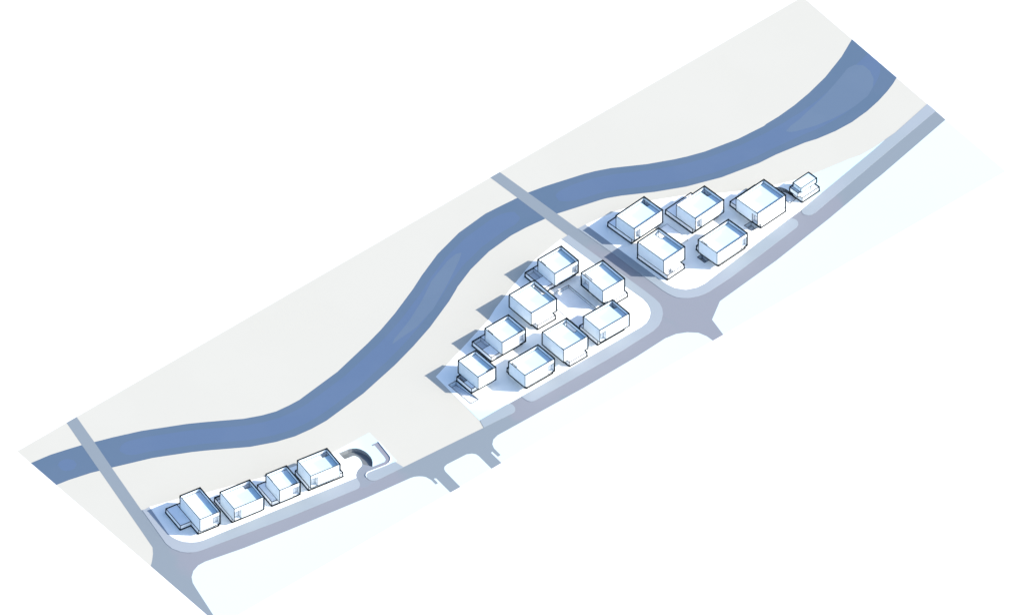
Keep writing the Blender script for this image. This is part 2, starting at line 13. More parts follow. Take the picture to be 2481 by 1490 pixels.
 {'A':15.119,'B':10.664,'heavy':[[0.0,0.0,2.25,15.12,0.0,2.25],[8.5,10.66,8.8,15.12,10.66,8.8],[15.12,0.0,8.8,15.12,10.66,8.8],[15.12,0.0,2.25,15.12,0.0,8.8],[-0.19,1.5,0.0,13.39,1.5,0.0],[-0.19,1.5,0.0,-0.19,16.43,0.0],[-0.19,16.43,2.25,13.39,16.43,2.25],[13.39,15.5,2.25,13.39,16.43,2.25],[-0.19,16.43,0.0,-0.19,16.43,2.25],[13.39,1.5,0.0,13.39,1.5,0.28]],'key':'D2','loc':[71.144,40.345],'pits':[],'plinth':[[-0.187,13.387,1.503,16.432]],'rot':44.0,'shafts':[[[0.14,3.23,0.14,1.309],'front',1],[[13.106,14.979,6.883,10.524],None,1]],'thin':[[0.0,10.66,2.25,15.12,10.66,2.25],[0.0,0.0,2.25,0.0,10.66,2.25],[15.12,0.0,2.25,15.12,10.66,2.25],[0.0,0.0,8.8,14.93,0.0,8.8],[0.0,10.66,8.8,8.5,10.66,8.8],[0.0,0.0,8.8,0.0,10.66,8.8],[0.0,0.0,2.25,0.0,0.0,8.8],[0.0,10.66,2.25,0.0,10.66,8.8],[15.12,10.66,2.25,15.12,10.66,8.72],[-0.19,16.43,0.0,13.39,16.43,0.0],[13.39,1.5,0.0,13.39,16.43,0.0],[-0.19,1.5,2.25,-0.19,16.25,2.25],[13.39,10.65,2.25,13.39,15.5,2.25],[-0.19,1.5,0.2,-0.19,1.5,2.25],[13.39,1.5,0.28,13.39,1.5,2.25],[13.39,16.43,0.0,13.39,16.43,2.19]]},{'A':14.978,'B':12.021,'heavy':[[0.0,0.0,2.25,0.0,12.02,2.25],[0.0,12.02,8.8,14.98,12.02,8.8],[14.98,0.0,8.8,14.98,12.02,8.8],[0.0,12.02,2.25,0.0,12.02,2.66],[14.98,0.0,2.25,14.98,0.0,8.8],[1.78,0.0,0.0,15.0,0.0,0.0],[1.78,0.0,0.0,1.78,1.71,0.0],[1.78,13.9,0.0,1.78,17.11,0.0],[1.78,17.11,2.25,15.0,17.11,2.25],[1.78,16.9,2.25,1.78,17.11,2.25],[15.0,16.9,2.25,15.0,17.11,2.25],[1.78,17.11,0.0,1.78,17.11,2.25],[15.0,0.0,0.0,15.0,0.0,2.25]],'key':'D3','loc':[95.218,43.102],'pits':[],'plinth':[[1.779,15.002,0.0,17.11]],'rot':44.0,'shafts':[[[0.14,1.311,0.14,3.102],'side',1]],'thin':[[0.19,0.0,2.25,14.79,0.0,2.25],[0.0,12.02,2.25,14.98,12.02,2.25],[14.98,0.0,2.25,14.98,12.02,2.25],[0.0,0.0,8.8,14.79,0.0,8.8],[0.0,0.0,8.8,0.0,12.02,8.8],[0.0,0.0,2.41,0.0,0.0,8.8],[0.0,12.02,2.66,0.0,12.02,8.8],[14.98,12.02,2.25,14.98,12.02,8.72],[1.78,17.11,0.0,15.0,17.11,0.0],[1.78,1.71,0.0,1.78,13.9,0.0],[15.0,0.0,0.0,15.0,17.11,0.0],[1.78,0.0,2.25,14.84,0.0,2.25],[1.78,11.98,2.25,1.78,16.9,2.25],[15.0,0.0,2.25,15.0,16.9,2.25],[1.78,0.0,0.2,1.78,0.0,2.25],[15.0,17.11,0.0,15.0,17.11,2.19]]},{'A':11.234,'B':14.541,'heavy':[[8.99,0.0,2.25,11.23,0.0,2.25],[0.0,14.54,8.8,11.23,14.54,8.8],[11.23,0.0,8.8,11.23,14.54,8.8],[0.0,14.54,2.25,0.0,14.54,8.8],[11.23,0.0,2.25,11.23,0.0,8.8],[0.0,-2.04,0.0,8.89,-2.04,0.0],[0.0,-2.04,0.0,0.0,14.56,0.0],[0.0,14.36,2.25,0.0,14.56,2.25],[8.89,-2.04,2.25,8.89,0.04,2.25],[0.0,14.56,0.0,0.0,14.56,2.25],[8.89,-2.04,0.0,8.89,-2.04,2.25]],'key':'D4','loc':[58.854,16.839],'pits':[[0.14,3.37,-1.939,-0.048,1.15]],'plinth':[[0.0,8.893,-2.036,14.565]],'rot':44.0,'shafts':[[[8.94,11.094,10.664,14.401],'right',1]],'thin':[[0.0,0.0,2.25,8.99,0.0,2.25],[0.0,14.54,2.25,11.23,14.54,2.25],[0.0,0.0,2.25,0.0,14.36,2.25],[11.23,0.0,2.25,11.23,14.54,2.25],[0.0,0.0,8.8,11.09,0.0,8.8],[0.0,0.0,8.8,0.0,14.36,8.8],[0.0,0.0,2.25,0.0,0.0,8.8],[11.23,14.54,2.25,11.23,14.54,8.72],[0.0,14.56,0.0,8.89,14.56,0.0],[8.89,-2.04,0.0,8.89,14.56,0.0],[0.0,-2.04,2.25,8.78,-2.04,2.25],[0.11,14.56,2.25,8.89,14.56,2.25],[0.0,-2.04,2.25,0.0,14.36,2.25],[0.0,-2.04,0.2,0.0,-2.04,2.25],[8.89,14.56,0.0,8.89,14.56,2.25]]},
 {'A':16.149,'B':10.518,'heavy':[[0.0,0.0,2.25,0.4,0.0,2.25],[14.74,0.0,2.25,16.15,0.0,2.25],[0.0,0.0,2.25,0.0,10.52,2.25],[15.95,0.0,8.8,16.15,0.0,8.8],[0.0,10.52,8.8,16.15,10.52,8.8],[16.15,0.0,8.8,16.15,10.52,8.8],[0.0,10.52,2.25,0.0,10.52,2.82],[0.0,10.52,5.93,0.0,10.52,8.8],[16.15,0.0,2.25,16.15,0.0,8.8],[1.87,1.07,0.0,15.87,1.07,0.0],[1.87,1.07,0.0,1.87,1.68,0.0],[1.87,12.34,0.0,1.87,13.43,0.0],[1.87,13.43,2.25,2.92,13.43,2.25],[1.87,13.43,0.0,1.87,13.43,2.25],[15.87,1.07,0.0,15.87,1.07,0.87]],'key':'D5','loc':[79.561,21.096],'pits':[],'plinth':[[1.872,15.868,1.066,13.426]],'rot':44.0,'shafts':[[[12.872,16.009,0.14,1.309],'front',0],[[0.14,1.685,7.222,10.378],None,1]],'thin':[[0.4,0.0,2.25,14.74,0.0,2.25],[0.0,10.52,2.25,16.15,10.52,2.25],[16.15,0.0,2.25,16.15,10.52,2.25],[0.0,0.0,8.8,15.95,0.0,8.8],[0.0,0.0,8.8,0.0,10.39,8.8],[0.0,0.0,2.41,0.0,0.0,8.8],[0.0,10.52,2.82,0.0,10.52,5.93],[16.15,10.52,2.25,16.15,10.52,8.72],[1.87,13.43,0.0,15.87,13.43,0.0],[1.87,1.68,0.0,1.87,12.34,0.0],[15.87,1.07,0.0,15.87,13.43,0.0],[2.92,13.43,2.25,15.87,13.43,2.25],[1.87,10.49,2.25,1.87,13.27,2.25],[15.87,10.49,2.25,15.87,13.43,2.25],[1.87,1.07,0.2,1.87,1.07,2.25],[15.87,1.07,0.87,15.87,1.07,2.25],[15.87,13.43,0.0,15.87,13.43,2.25]]}]
STACK = {'loc':[112.073,59.255],'rot':44.0,'boxes':[[0.0,8.332,0.0,4.459,4.5,6.75],[-0.983,5.804,0.679,5.235,2.25,4.5],[-0.187,8.893,-0.824,4.459,0,2.25]],'heavy':[[7.29,0.0,4.5,8.33,0.0,4.5],[0.0,4.46,6.75,8.33,4.46,6.75],[8.33,0.0,6.75,8.33,4.46,6.75],[0.0,4.46,5.34,0.0,4.46,6.75],[8.33,0.0,4.5,8.33,0.0,6.75],[-0.98,3.47,2.25,-0.98,5.24,2.25],[-0.98,5.24,4.5,0.8,5.24,4.5],[-0.98,5.24,2.25,-0.98,5.24,4.5],[-0.19,-0.82,0.0,8.89,-0.82,0.0],[-0.19,-0.82,0.0,-0.19,4.46,0.0],[8.89,-0.82,2.25,8.89,1.62,2.25],[-0.19,4.46,0.0,-0.19,4.46,1.18],[8.89,-0.82,0.0,8.89,-0.82,2.25]],'thin':[[0.0,0.0,4.5,7.29,0.0,4.5],[0.0,4.46,4.5,8.33,4.46,4.5],[0.0,0.0,4.5,0.0,4.46,4.5],[8.33,0.06,4.5,8.33,4.46,4.5],[0.0,0.0,6.75,8.23,0.0,6.75],[0.0,0.0,6.75,0.0,4.29,6.75],[0.0,0.0,4.5,0.0,0.0,6.75],[0.0,4.46,4.5,0.0,4.46,5.34],[8.33,4.46,4.5,8.33,4.46,6.69],[-0.98,0.68,2.25,5.8,0.68,2.25],[-0.98,5.24,2.25,5.8,5.24,2.25],[-0.98,0.68,2.25,-0.98,3.47,2.25],[5.8,0.68,2.25,5.8,5.24,2.25],[-0.98,0.68,4.5,0.04,0.68,4.5],[0.8,5.24,4.5,5.8,5.24,4.5],[-0.98,0.68,4.5,-0.98,5.06,4.5],[5.8,4.44,4.5,5.8,5.24,4.5],[-0.98,0.68,2.25,-0.98,0.68,4.5],[5.8,0.68,2.25,5.8,0.68,4.5],[5.8,5.24,2.25,5.8,5.24,4.5],[-0.19,4.46,0.0,8.89,4.46,0.0],[8.89,-0.76,0.0,8.89,4.46,0.0],[-0.19,-0.82,2.25,8.78,-0.82,2.25],[5.83,4.46,2.25,8.89,4.46,2.25],[-0.19,-0.82,2.25,-0.19,0.69,2.25],[8.89,1.62,2.25,8.89,4.46,2.25],[-0.19,-0.82,0.2,-0.19,-0.82,2.25],[-0.19,4.46,1.18,-0.19,4.46,2.25],[8.89,4.46,0.0,8.89,4.46,2.25]]}
SHEET = [(-191.92,-80.005),(112.624,173.18),(191.44,75.845),(-113.36,-177.202)]
FIELD = [(167.12,105.815),(191.44,75.845),(-113.36,-177.202),(-131.28,-154.908),(-123.28,-137.9),(-86.48,-118.364),(-59.28,-103.425),(-38.48,-91.933),(-9.68,-70.099),(9.52,-50.563),(51.12,-18.387),(63.92,-1.149),(79.92,10.343),(102.32,33.326),(123.12,56.309),(143.92,79.293)]
RIVER = [(-186.495,-86.572),(-179.025,-82.017),(-172.683,-79.083),(-166.771,-76.536),(-161.827,-74.837),(-154.41,-72.135),(-143.662,-68.661),(-126.195,-64.801),(-119.477,-63.798),(-104.16,-61.945),(-96.905,-60.015),(-91.531,-57.853),(-86.48,-54.506),(-82.449,-51.418),(-67.67,-35.746),(-55.846,-19.766),(-51.009,-12.663),(-45.366,-3.168),(-38.38,10.343),(-34.96,17.927),(-28.88,29.763),(-20.599,41.674),(-10.388,52.25),(-3.67,57.114),(2.081,61.128),(6.273,64.062),(12.722,67.536),(28.039,74.484),(32.338,76.028),(38.519,77.726),(52.223,79.888),(62.972,82.59),(67.809,84.134),(74.816,86.923),(87.446,93.794),(97.657,101.128),(98.571,102.286),(103.3,106.378),(109.481,112.708),(115.124,119.502),(121.466,128.38),(127.754,139.728),(131.784,149.455),(149.144,128.148),(147.639,124.52),(145.489,120.505),(141.996,115.024),(137.696,109.466),(131.784,103.29),(125.335,98.272),(118.349,94.026),(113.512,91.864),(102.226,85.148),(95.776,80.516),(81.266,72.564),(67.54,67.381),(55.448,64.448),(42.55,62.363),(36.906,60.974),(34.488,60.047),(17.398,52.25),(12.991,49.548),(5.467,44.607),(-0.338,40.13),(-8.937,31.252),(-16.031,21.216),(-21.136,11.566),(-21.558,10.343),(-24.406,3.549),(-31.769,-10.888),(-38.38,-21.696),(-45.366,-31.963),(-57.727,-47.944),(-71.969,-62.998),(-77.612,-67.475),(-84.062,-71.644),(-91.531,-74.837),(-101.473,-77.539),(-118.94,-79.624),(-124.314,-80.473),(-139.362,-83.715),(-155.163,-89.119),(-159.785,-90.818),(-163.278,-92.053),(-171.877,-96.067),(-176.606,-98.769)]
CHANNEL = [[(-152.209,-79.187),(-151.409,-76.581),(-150.005,-75.168),(-148.445,-74.242),(-146.778,-73.63),(-145.197,-73.113),(-143.51,-72.56),(-142.127,-72.163),(-140.502,-71.806),(-138.877,-71.448),(-137.143,-71.068),(-135.41,-70.687),(-133.676,-70.306),(-131.942,-69.925),(-130.317,-69.568),(-128.583,-69.187),(-126.85,-68.807),(-125.329,-68.498),(-123.574,-68.233),(-121.929,-67.984),(-120.283,-67.737),(-118.525,-67.497),(-116.873,-67.298),(-115.111,-67.086),(-113.348,-66.873),(-111.586,-66.661),(-109.934,-66.461),(-108.172,-66.249),(-106.41,-66.036),(-104.648,-65.824),(-102.472,-65.407),(-100.757,-64.949),(-99.043,-64.49),(-97.328,-64.031),(-95.202,-63.4),(-93.559,-62.729),(-91.916,-62.058),(-90.273,-61.386),(-88.273,-60.201),(-86.791,-59.224),(-85.308,-58.248),(-83.591,-57.026),(-82.274,-56.01),(-80.87,-54.925),(-79.147,-53.364),(-77.928,-52.073),(-76.786,-50.863),(-75.568,-49.572),(-74.35,-48.281),(-73.131,-46.99),(-71.99,-45.78),(-70.771,-44.489),(-69.553,-43.198),(-68.335,-41.907),(-67.193,-40.697),(-65.71,-39.047),(-64.613,-37.799),(-63.55,-36.378),(-62.486,-34.956),(-61.423,-33.535),(-60.427,-32.202),(-59.364,-30.781),(-58.301,-29.36),(-57.237,-27.939),(-56.242,-26.605),(-55.179,-25.184),(-54.003,-23.569),(-52.962,-22.132),(-51.954,-20.671),(-51.018,-19.296),(-50.019,-17.828),(-49.02,-16.361),(-47.966,-14.797),(-47.046,-13.279),(-46.135,-11.756),(-45.223,-10.233),(-44.369,-8.805),(-43.457,-7.282),(-42.546,-5.759),(-41.582,-4.01),(-40.769,-2.432),(-39.956,-0.854),(-39.143,0.724),(-38.381,2.202),(-37.568,3.78),(-36.755,5.358),(-35.941,6.936),(-35.038,8.718),(-34.311,10.337),(-33.593,11.96),(-32.917,13.48),(-32.129,15.315),(-31.575,16.523),(-30.815,18.003),(-30.051,19.481),(-29.235,21.057),(-28.42,22.634),(-27.604,24.21),(-26.788,25.787),(-26.073,27.164),(-25.323,28.391),(-24.307,29.846),(-23.355,31.211),(-22.339,32.666),(-21.323,34.122),(-20.307,35.577),(-19.355,36.942),(-18.403,38.306),(-17.532,39.45),(-16.376,40.646),(-15.22,41.843),(-13.987,43.119),(-12.753,44.396),(-11.52,45.673),(-10.364,46.869),(-9.131,48.146),(-8.128,49.181),(-6.902,50.128),(-5.47,51.177),(-4.052,52.059),(-2.383,52.799),(-0.671,53.255),(1.107,53.257),(3.14,50.138),(2.708,48.629),(1.893,47.219),(0.675,45.8),(-0.426,44.806),(-1.881,43.696),(-2.771,43.009),(-3.312,42.458),(-4.585,41.143),(-5.612,40.081),(-6.885,38.765),(-8.158,37.45),(-9.431,36.135),(-10.459,35.073),(-11.487,34.011),(-11.973,33.414),(-12.823,32.205),(-13.674,30.996),(-14.727,29.5),(-15.781,28.003),(-16.835,26.506),(-17.686,25.298),(-18.739,23.801),(-19.16,23.155),(-19.69,22.163),(-20.542,20.543),(-21.393,18.923),(-22.245,17.302),(-23.096,15.682),(-23.783,14.373),(-24.457,13.059),(-24.632,12.678),(-25.569,10.323),(-26.15,8.965),(-26.868,7.281),(-27.589,5.598),(-28.709,3.325),(-29.542,1.695),(-30.376,0.066),(-31.21,-1.564),(-31.883,-2.879),(-32.717,-4.509),(-33.551,-6.138),(-34.384,-7.768),(-35.611,-9.985),(-36.561,-11.55),(-37.512,-13.114),(-38.278,-14.377),(-39.229,-15.942),(-40.18,-17.506),(-41.133,-19.069),(-42.337,-20.889),(-43.367,-22.402),(-44.397,-23.915),(-45.228,-25.137),(-46.261,-26.648),(-47.304,-28.152),(-48.771,-30.219),(-49.884,-31.672),(-50.781,-32.847),(-51.894,-34.3),(-53.007,-35.753),(-54.12,-37.206),(-55.017,-38.381),(-56.129,-39.834),(-57.242,-41.287),(-58.355,-42.741),(-59.284,-43.888),(-61.379,-46.356),(-62.394,-47.43),(-63.651,-48.76),(-64.909,-50.09),(-66.166,-51.42),(-67.182,-52.494),(-68.439,-53.825),(-69.696,-55.155),(-70.954,-56.485),(-71.969,-57.559),(-73.227,-58.889),(-75.868,-61.312),(-77.306,-62.444),(-78.468,-63.357),(-80.803,-65.053),(-82.337,-66.05),(-83.872,-67.048),(-86.986,-68.816),(-88.673,-69.528),(-90.36,-70.239),(-92.046,-70.95),(-95.136,-71.907),(-96.903,-72.385),(-98.67,-72.863),(-100.437,-73.341),(-103.607,-73.975),(-105.424,-74.192),(-107.242,-74.41),(-109.059,-74.627),(-110.527,-74.803),(-112.344,-75.021),(-114.162,-75.238),(-115.979,-75.456),(-117.446,-75.632),(-119.263,-75.858),(-120.724,-76.081),(-122.184,-76.308),(-123.992,-76.59),(-125.1,-76.787),(-126.889,-77.173),(-128.678,-77.561),(-130.122,-77.875),(-131.911,-78.262),(-133.7,-78.65),(-135.489,-79.038),(-137.278,-79.425),(-138.722,-79.739),(-140.166,-80.052),(-140.906,-80.272),(-142.64,-80.858),(-144.04,-81.329),(-145.795,-81.856),(-147.656,-82.069),(-149.673,-81.795),(-151.85,-80.188)],[(16.798,62.5),(17.946,64.311),(19.291,65.657),(20.728,66.784),(22.141,67.692),(23.694,68.565),(25.295,69.33),(26.91,70.064),(28.524,70.797),(29.964,71.407),(31.533,71.977),(33.004,72.51),(34.403,72.924),(36.116,73.383),(37.829,73.842),(39.443,74.265),(40.987,74.516),(42.636,74.777),(44.387,75.055),(46.139,75.333),(47.89,75.611),(49.539,75.872),(51.29,76.15),(53.344,76.512),(54.964,76.916),(56.685,77.345),(58.405,77.774),(60.126,78.203),(61.745,78.607),(63.466,79.036),(65.554,79.694),(67.237,80.254),(68.919,80.814),(70.572,81.454),(72.125,82.066),(73.776,82.715),(75.426,83.364),(77.398,84.309),(78.955,85.158),(80.513,86.006),(82.07,86.855),(83.535,87.653),(85.093,88.502),(86.65,89.351),(88.207,90.199),(90.07,91.345),(91.426,92.319),(92.866,93.353),(94.307,94.388),(95.578,95.301),(96.947,96.253),(98.317,97.204),(99.727,98.262),(100.991,99.477),(102.285,100.525),(103.67,101.626),(105.054,102.726),(106.288,103.838),(107.327,104.856),(108.465,105.911),(109.699,107.009),(111.485,108.399),(112.731,109.638),(113.954,110.898),(115.088,112.104),(116.72,113.689),(117.916,114.988),(119.059,116.328),(120.684,118.214),(121.761,119.619),(122.765,120.949),(124.23,122.845),(125.21,124.196),(126.197,125.665),(127.454,127.582),(128.373,128.971),(129.733,130.743),(131.258,132.634),(132.392,134.079),(133.395,135.29),(134.22,136.253),(134.88,137.258),(135.546,138.219),(136.221,139.129),(136.907,139.976),(137.607,140.748),(138.329,141.422),(142.599,136.181),(142.652,135.239),(142.682,134.394),(142.698,133.625),(142.703,132.919),(142.7,132.263),(142.691,131.653),(142.67,131.084),(142.469,129.907),(142.045,128.107),(140.852,124.739),(139.469,121.792),(138.791,120.476),(136.863,117.407),(135.77,115.939),(134.881,114.765),(132.321,111.713),(131.346,110.614),(130.123,109.254),(127.013,106.238),(125.642,105.04),(124.255,103.854),(121.366,101.684),(120.193,100.821),(118.712,99.771),(117.225,98.727),(114.06,97.001),(112.8,96.279),(111.868,95.704),(111.275,95.257),(110.068,94.429),(108.534,93.436),(107.0,92.443),(105.775,91.634),(104.276,90.607),(102.735,89.627),(101.488,88.845),(100.245,88.059),(99.341,87.41),(97.853,86.341),(96.365,85.272),(95.169,84.414),(92.401,82.682),(90.794,81.803),(89.187,80.923),(87.58,80.044),(86.288,79.337),(84.681,78.458),(83.074,77.579),(81.466,76.699),(78.518,75.302),(76.806,74.648),(75.095,73.995),(73.72,73.468),(72.008,72.817),(70.287,72.189),(68.566,71.561),(65.462,70.548),(63.683,70.113),(62.253,69.762),(60.473,69.327),(58.693,68.892),(56.914,68.457),(55.483,68.107),(52.622,67.584),(50.813,67.293),(49.359,67.059),(47.55,66.768),(45.742,66.478),(43.933,66.187),(42.479,65.953),(41.385,65.754),(39.957,65.395),(38.181,64.947),(36.405,64.499),(35.682,64.288),(34.64,63.898),(33.262,63.379),(32.243,62.934),(30.576,62.174),(28.909,61.414),(27.227,60.686),(25.499,60.066),(24.053,59.674),(22.208,59.308),(20.27,59.161),(18.137,59.478)],[(-176.102,-87.656),(-175.361,-85.857),(-173.935,-84.692),(-172.193,-84.213),(-169.818,-85.047),(-168.738,-87.301),(-169.632,-89.654),(-171.16,-90.694),(-173.003,-91.049),(-174.691,-90.377)]]
SHALLOW = [[(106.256,98.272),(108.137,101.36),(111.362,104.834),(116.199,111.396),(121.036,117.958),(124.798,124.134),(128.022,129.538),(130.172,133.398),(132.859,135.173),(136.084,134.942),(138.771,131.854),(140.222,127.222),(139.846,122.59),(137.965,117.958),(132.859,112.168),(128.56,108.308),(123.723,104.834),(117.274,101.128),(110.287,98.272),(107.6,97.731)],[(-19.6,30.568),(-20.4,26.431),(-25.36,12.181),(-30.48,-0.69),(-36.88,-10.802),(-46.48,-20.455),(-45.68,-17.697),(-39.6,-6.895),(-34.96,3.907),(-31.12,14.939),(-25.04,25.971),(-21.68,29.878)]]
ROAD = [(161.072,113.331),(148.72,97.449),(114.32,56.309),(106.32,48.495),(74.96,14.02),(67.92,11.722),(60.72,14.25),(56.4,17.697),(25.52,43.829),(-4.736,75.477),(-8.4,72.398),(21.6,40.129),(51.44,8.044),(55.12,0.0),(54.32,-5.746),(47.92,-12.641),(9.52,-44.818),(-11.92,-62.285),(-10.96,-66.882),(-42.032,-88.831),(-45.2,-85.958),(-55.6,-92.393),(-59.92,-93.083),(-59.6,-96.07),(-86.48,-111.469),(-119.92,-131.695),(-124.56,-132.614),(-131.28,-130.316),(-139.6,-113.768),(-143.664,-112.825),(-155.163,-89.119),(-161.827,-75.069),(-168.76,-60.941),(-172.683,-64.184),(-166.771,-76.536),(-159.785,-91.049),(-144.575,-122.547),(-140.168,-131.811),(-139.362,-133.509),(-139.147,-136.983),(-139.47,-140.843),(-140.007,-143.931),(-113.36,-177.202),(-115.984,-170.797),(-122.702,-155.897),(-123.777,-153.195),(-124.207,-150.107),(-123.508,-146.633),(-121.627,-143.545),(-118.94,-141.461),(-103.892,-133.895),(-86.48,-123.904),(-56.176,-105.767),(-39.341,-94.884),(-37.826,-94.207),(-35.974,-93.965),(-34.459,-94.062),(-33.28,-94.449),(-31.26,-96.093),(-29.577,-98.512),(-28.668,-97.786),(-30.183,-95.513),(-30.149,-95.126),(-29.341,-95.126),(-23.869,-102.987),(-19.999,-99.899),(-25.75,-91.407),(-26.287,-90.018),(-26.18,-88.628),(-25.212,-87.316),(-17.688,-81.757),(-15.539,-81.294),(-13.926,-81.68),(-12.744,-82.838),(-7.907,-89.786),(-4.091,-86.544),(-8.122,-80.908),(-7.692,-80.213),(-5.435,-83.07),(-4.414,-82.066),(-6.94,-78.438),(-7.638,-76.122),(-7.208,-73.42),(-5.596,-71.104),(28.208,-44.358),(48.08,-27.58),(59.376,-17.146),(63.68,-14.663),(67.984,-13.744),(72.272,-14.043),(75.504,-15.973),(77.92,-18.456),(81.952,-15.123),(77.552,-6.711),(80.608,3.539),(102.368,26.086),(123.328,50.035),(139.888,70.099),(143.072,73.708),(168.064,104.666)]
PAVE = [[(-143.407,-112.782),(-142.06,-112.395),(-140.545,-111.089),(-133.305,-126.082),(-132.127,-127.533),(-130.612,-128.839),(-128.928,-129.855),(-127.245,-130.532),(-124.551,-130.919),(-122.194,-130.677),(-119.837,-129.855),(-86.48,-110.12),(-60.284,-94.884),(-59.544,-96.577),(-59.038,-97.641),(-58.904,-98.754),(-59.139,-100.059),(-59.712,-100.93),(-60.554,-101.51),(-86.48,-116.891),(-119.837,-135.03),(-121.857,-135.998),(-123.878,-136.481),(-125.73,-136.675),(-125.12,-136.752),(-128.614,-136.057),(-131.838,-134.281),(-134.257,-131.348)],[(-55.84,-92.224),(-56.345,-92.95),(-56.446,-94.159),(-56.075,-95.223),(-55.335,-96.142),(-54.325,-96.577),(-53.314,-96.577),(-52.304,-96.238),(-42.035,-88.935),(-45.335,-85.985),(-55.335,-91.692)],[(-12.475,-62.843),(-1.834,-53.965),(-0.598,-53.656),(0.316,-54.197),(1.122,-55.664),(1.283,-57.053),(0.853,-58.366),(-0.222,-59.369),(-10.97,-66.858)],[(3.648,-49.642),(4.884,-51.032),(6.066,-52.035),(7.302,-52.498),(8.538,-52.112),(9.452,-51.495),(30.545,-34.303),(36.787,-29.208),(44.026,-22.921),(54.8,-13.102),(56.821,-10.2),(57.999,-7.056),(58.504,-3.429),(58.235,-0.527),(57.326,2.133),(55.474,4.793),(50.76,10.017),(21.803,40.343),(19.278,37.924),(43.689,11.952),(50.76,4.793),(52.612,1.891),(53.622,-1.011),(53.79,-3.187),(53.386,-5.847),(52.275,-8.507),(50.423,-10.684),(28.201,-29.208)],[(25.52,43.829),(38.302,30.911),(51.433,16.885),(58.504,9.388),(60.861,7.308),(63.555,5.664),(65.912,5.132),(68.269,5.084),(71.972,6.003),(74.329,7.212),(76.72,9.001),(84.968,16.758),(109.211,43.263),(110.389,44.714),(110.995,46.165),(110.827,47.761),(110.053,48.922),(108.706,49.503),(107.359,49.212),(78.066,16.758),(74.964,13.357),(71.739,11.041),(67.44,9.806),(63.14,10.809),(59.916,12.971),(54.541,18.529),(31.904,42.519),(28.48,46.151)],[(112.241,54.388),(112.309,53.178),(112.746,52.211),(113.588,51.486),(114.766,51.195),(116.113,51.534),(117.628,52.791),(146.922,88.486),(164.299,109.466),(161.075,113.326),(148.714,97.5),(145.22,94.026),(140.72,88.256)]]
PLOT = [[(-140.56,-111.079),(-129.936,-106.735),(-117.152,-102.621),(-95.6,-94.163),(-69.328,-80.626),(-55.312,-69.731),(-44.64,-85.245),(-45.36,-86.073),(-55.335,-91.837),(-56.008,-92.369),(-56.412,-93.191),(-57.523,-99.963),(-58.904,-98.754),(-59.544,-96.577),(-60.284,-94.884),(-86.48,-110.12),(-119.837,-129.855),(-122.194,-130.677),(-124.551,-130.919),(-127.245,-130.532),(-128.928,-129.855),(-130.612,-128.839),(-132.127,-127.533),(-133.305,-126.082)],[(-12.554,-62.936),(-29.557,-38.511),(-9.187,-6.831),(-6.48,-0.527),(1.264,13.741),(7.998,25.591),(18.773,37.924),(19.278,37.924),(43.689,11.952),(50.76,4.793),(52.612,1.891),(53.622,-1.011),(53.79,-3.187),(53.386,-5.847),(52.275,-8.507),(50.423,-10.684),(28.201,-29.208)],[(28.55,46.063),(39.662,53.415),(53.803,59.46),(67.272,62.604),(80.254,63.577),(91.029,65.27),(102.477,68.414),(109.211,70.832),(116.955,74.46),(124.026,78.571),(130.76,82.682),(135.009,84.762),(140.921,89.625),(145.758,94.566),(140.72,88.256),(112.241,54.388),(107.359,49.212),(78.066,16.758),(74.964,13.357),(71.739,11.041),(67.44,9.806),(63.14,10.809),(59.916,12.971),(54.541,18.529),(31.904,42.519)]]
DRIVE = [(-58.028,-87.242),(-54.089,-88.693),(-49.274,-85.936),(-48.971,-84.582),(-49.442,-83.421),(-53.314,-76.747),(-54.089,-77.23),(-54.56,-76.505),(-51.968,-74.957),(-47.422,-82.793),(-47.052,-84.389),(-47.523,-86.178),(-48.432,-87.387),(-55.503,-91.644),(-56.412,-92.804),(-56.715,-94.159),(-56.412,-95.513),(-55.335,-96.577),(-53.314,-96.916),(-52.809,-97.303),(-57.187,-100.688),(-59.544,-101.414),(-58.937,-99.237),(-59.038,-97.786),(-59.544,-96.577),(-60.284,-94.884),(-60.486,-93.433),(-60.217,-91.74),(-59.544,-90.144),(-58.264,-88.355)]
KERBWALL = [(-51.823,-74.913),(-47.748,-82.285),(-47.265,-83.325),(-47.129,-84.301),(-47.25,-85.537),(-47.672,-86.621),(-48.654,-87.835),(-55.522,-91.695),(-56.05,-92.042),(-56.503,-92.757),(-56.684,-93.625),(-56.412,-94.644)]
GARAGE = [[(-67.295,-81.201),(-65.106,-79.965),(-63.446,-78.881),(-61.937,-78.447),(-60.276,-78.447),(-58.616,-78.989),(-56.955,-80.182),(-55.899,-81.374),(-54.842,-83.109),(-54.238,-84.626),(-54.012,-86.361),(-54.057,-87.879),(-54.118,-88.963)],[(-64.925,-84.583),(-63.295,-83.694),(-62.389,-83.109),(-61.484,-82.675),(-61.031,-82.61),(-60.427,-82.892),(-59.672,-83.434),(-59.22,-83.976),(-58.691,-84.952),(-58.314,-85.927),(-58.088,-86.903),(-58.057,-87.77),(-58.088,-88.529)],[2.0,2.0,2.0,2.0,2.0,2.0,1.9,1.8,1.6,1.4,1.1,0.7,0.05]]
CURVE = [[(100.252,66.326),(101.233,66.869),(102.365,67.031),(103.648,66.869),(104.78,66.489),(105.912,65.893),(107.045,64.917),(108.177,63.833),(109.082,62.857),(110.441,60.906),(107.724,57.816),(106.139,59.551),(102.894,63.183)],[2.2,2.2,2.1,2,1.8,1.6,1.4,1.2,0.9,0.5,0.35,0.5,1.8]]
RAMP = [[(-24.608,-43.154),(-21.712,-40.833),(-12.991,-51.232),(-15.988,-53.602)],[2.3,2.3,0.02,0.02]]
COURT = [[(21.904,12.435),(35.642,-4.141),(26.382,-11.789),(12.645,4.787)],[1.22,1.0,0.35,0.6]]
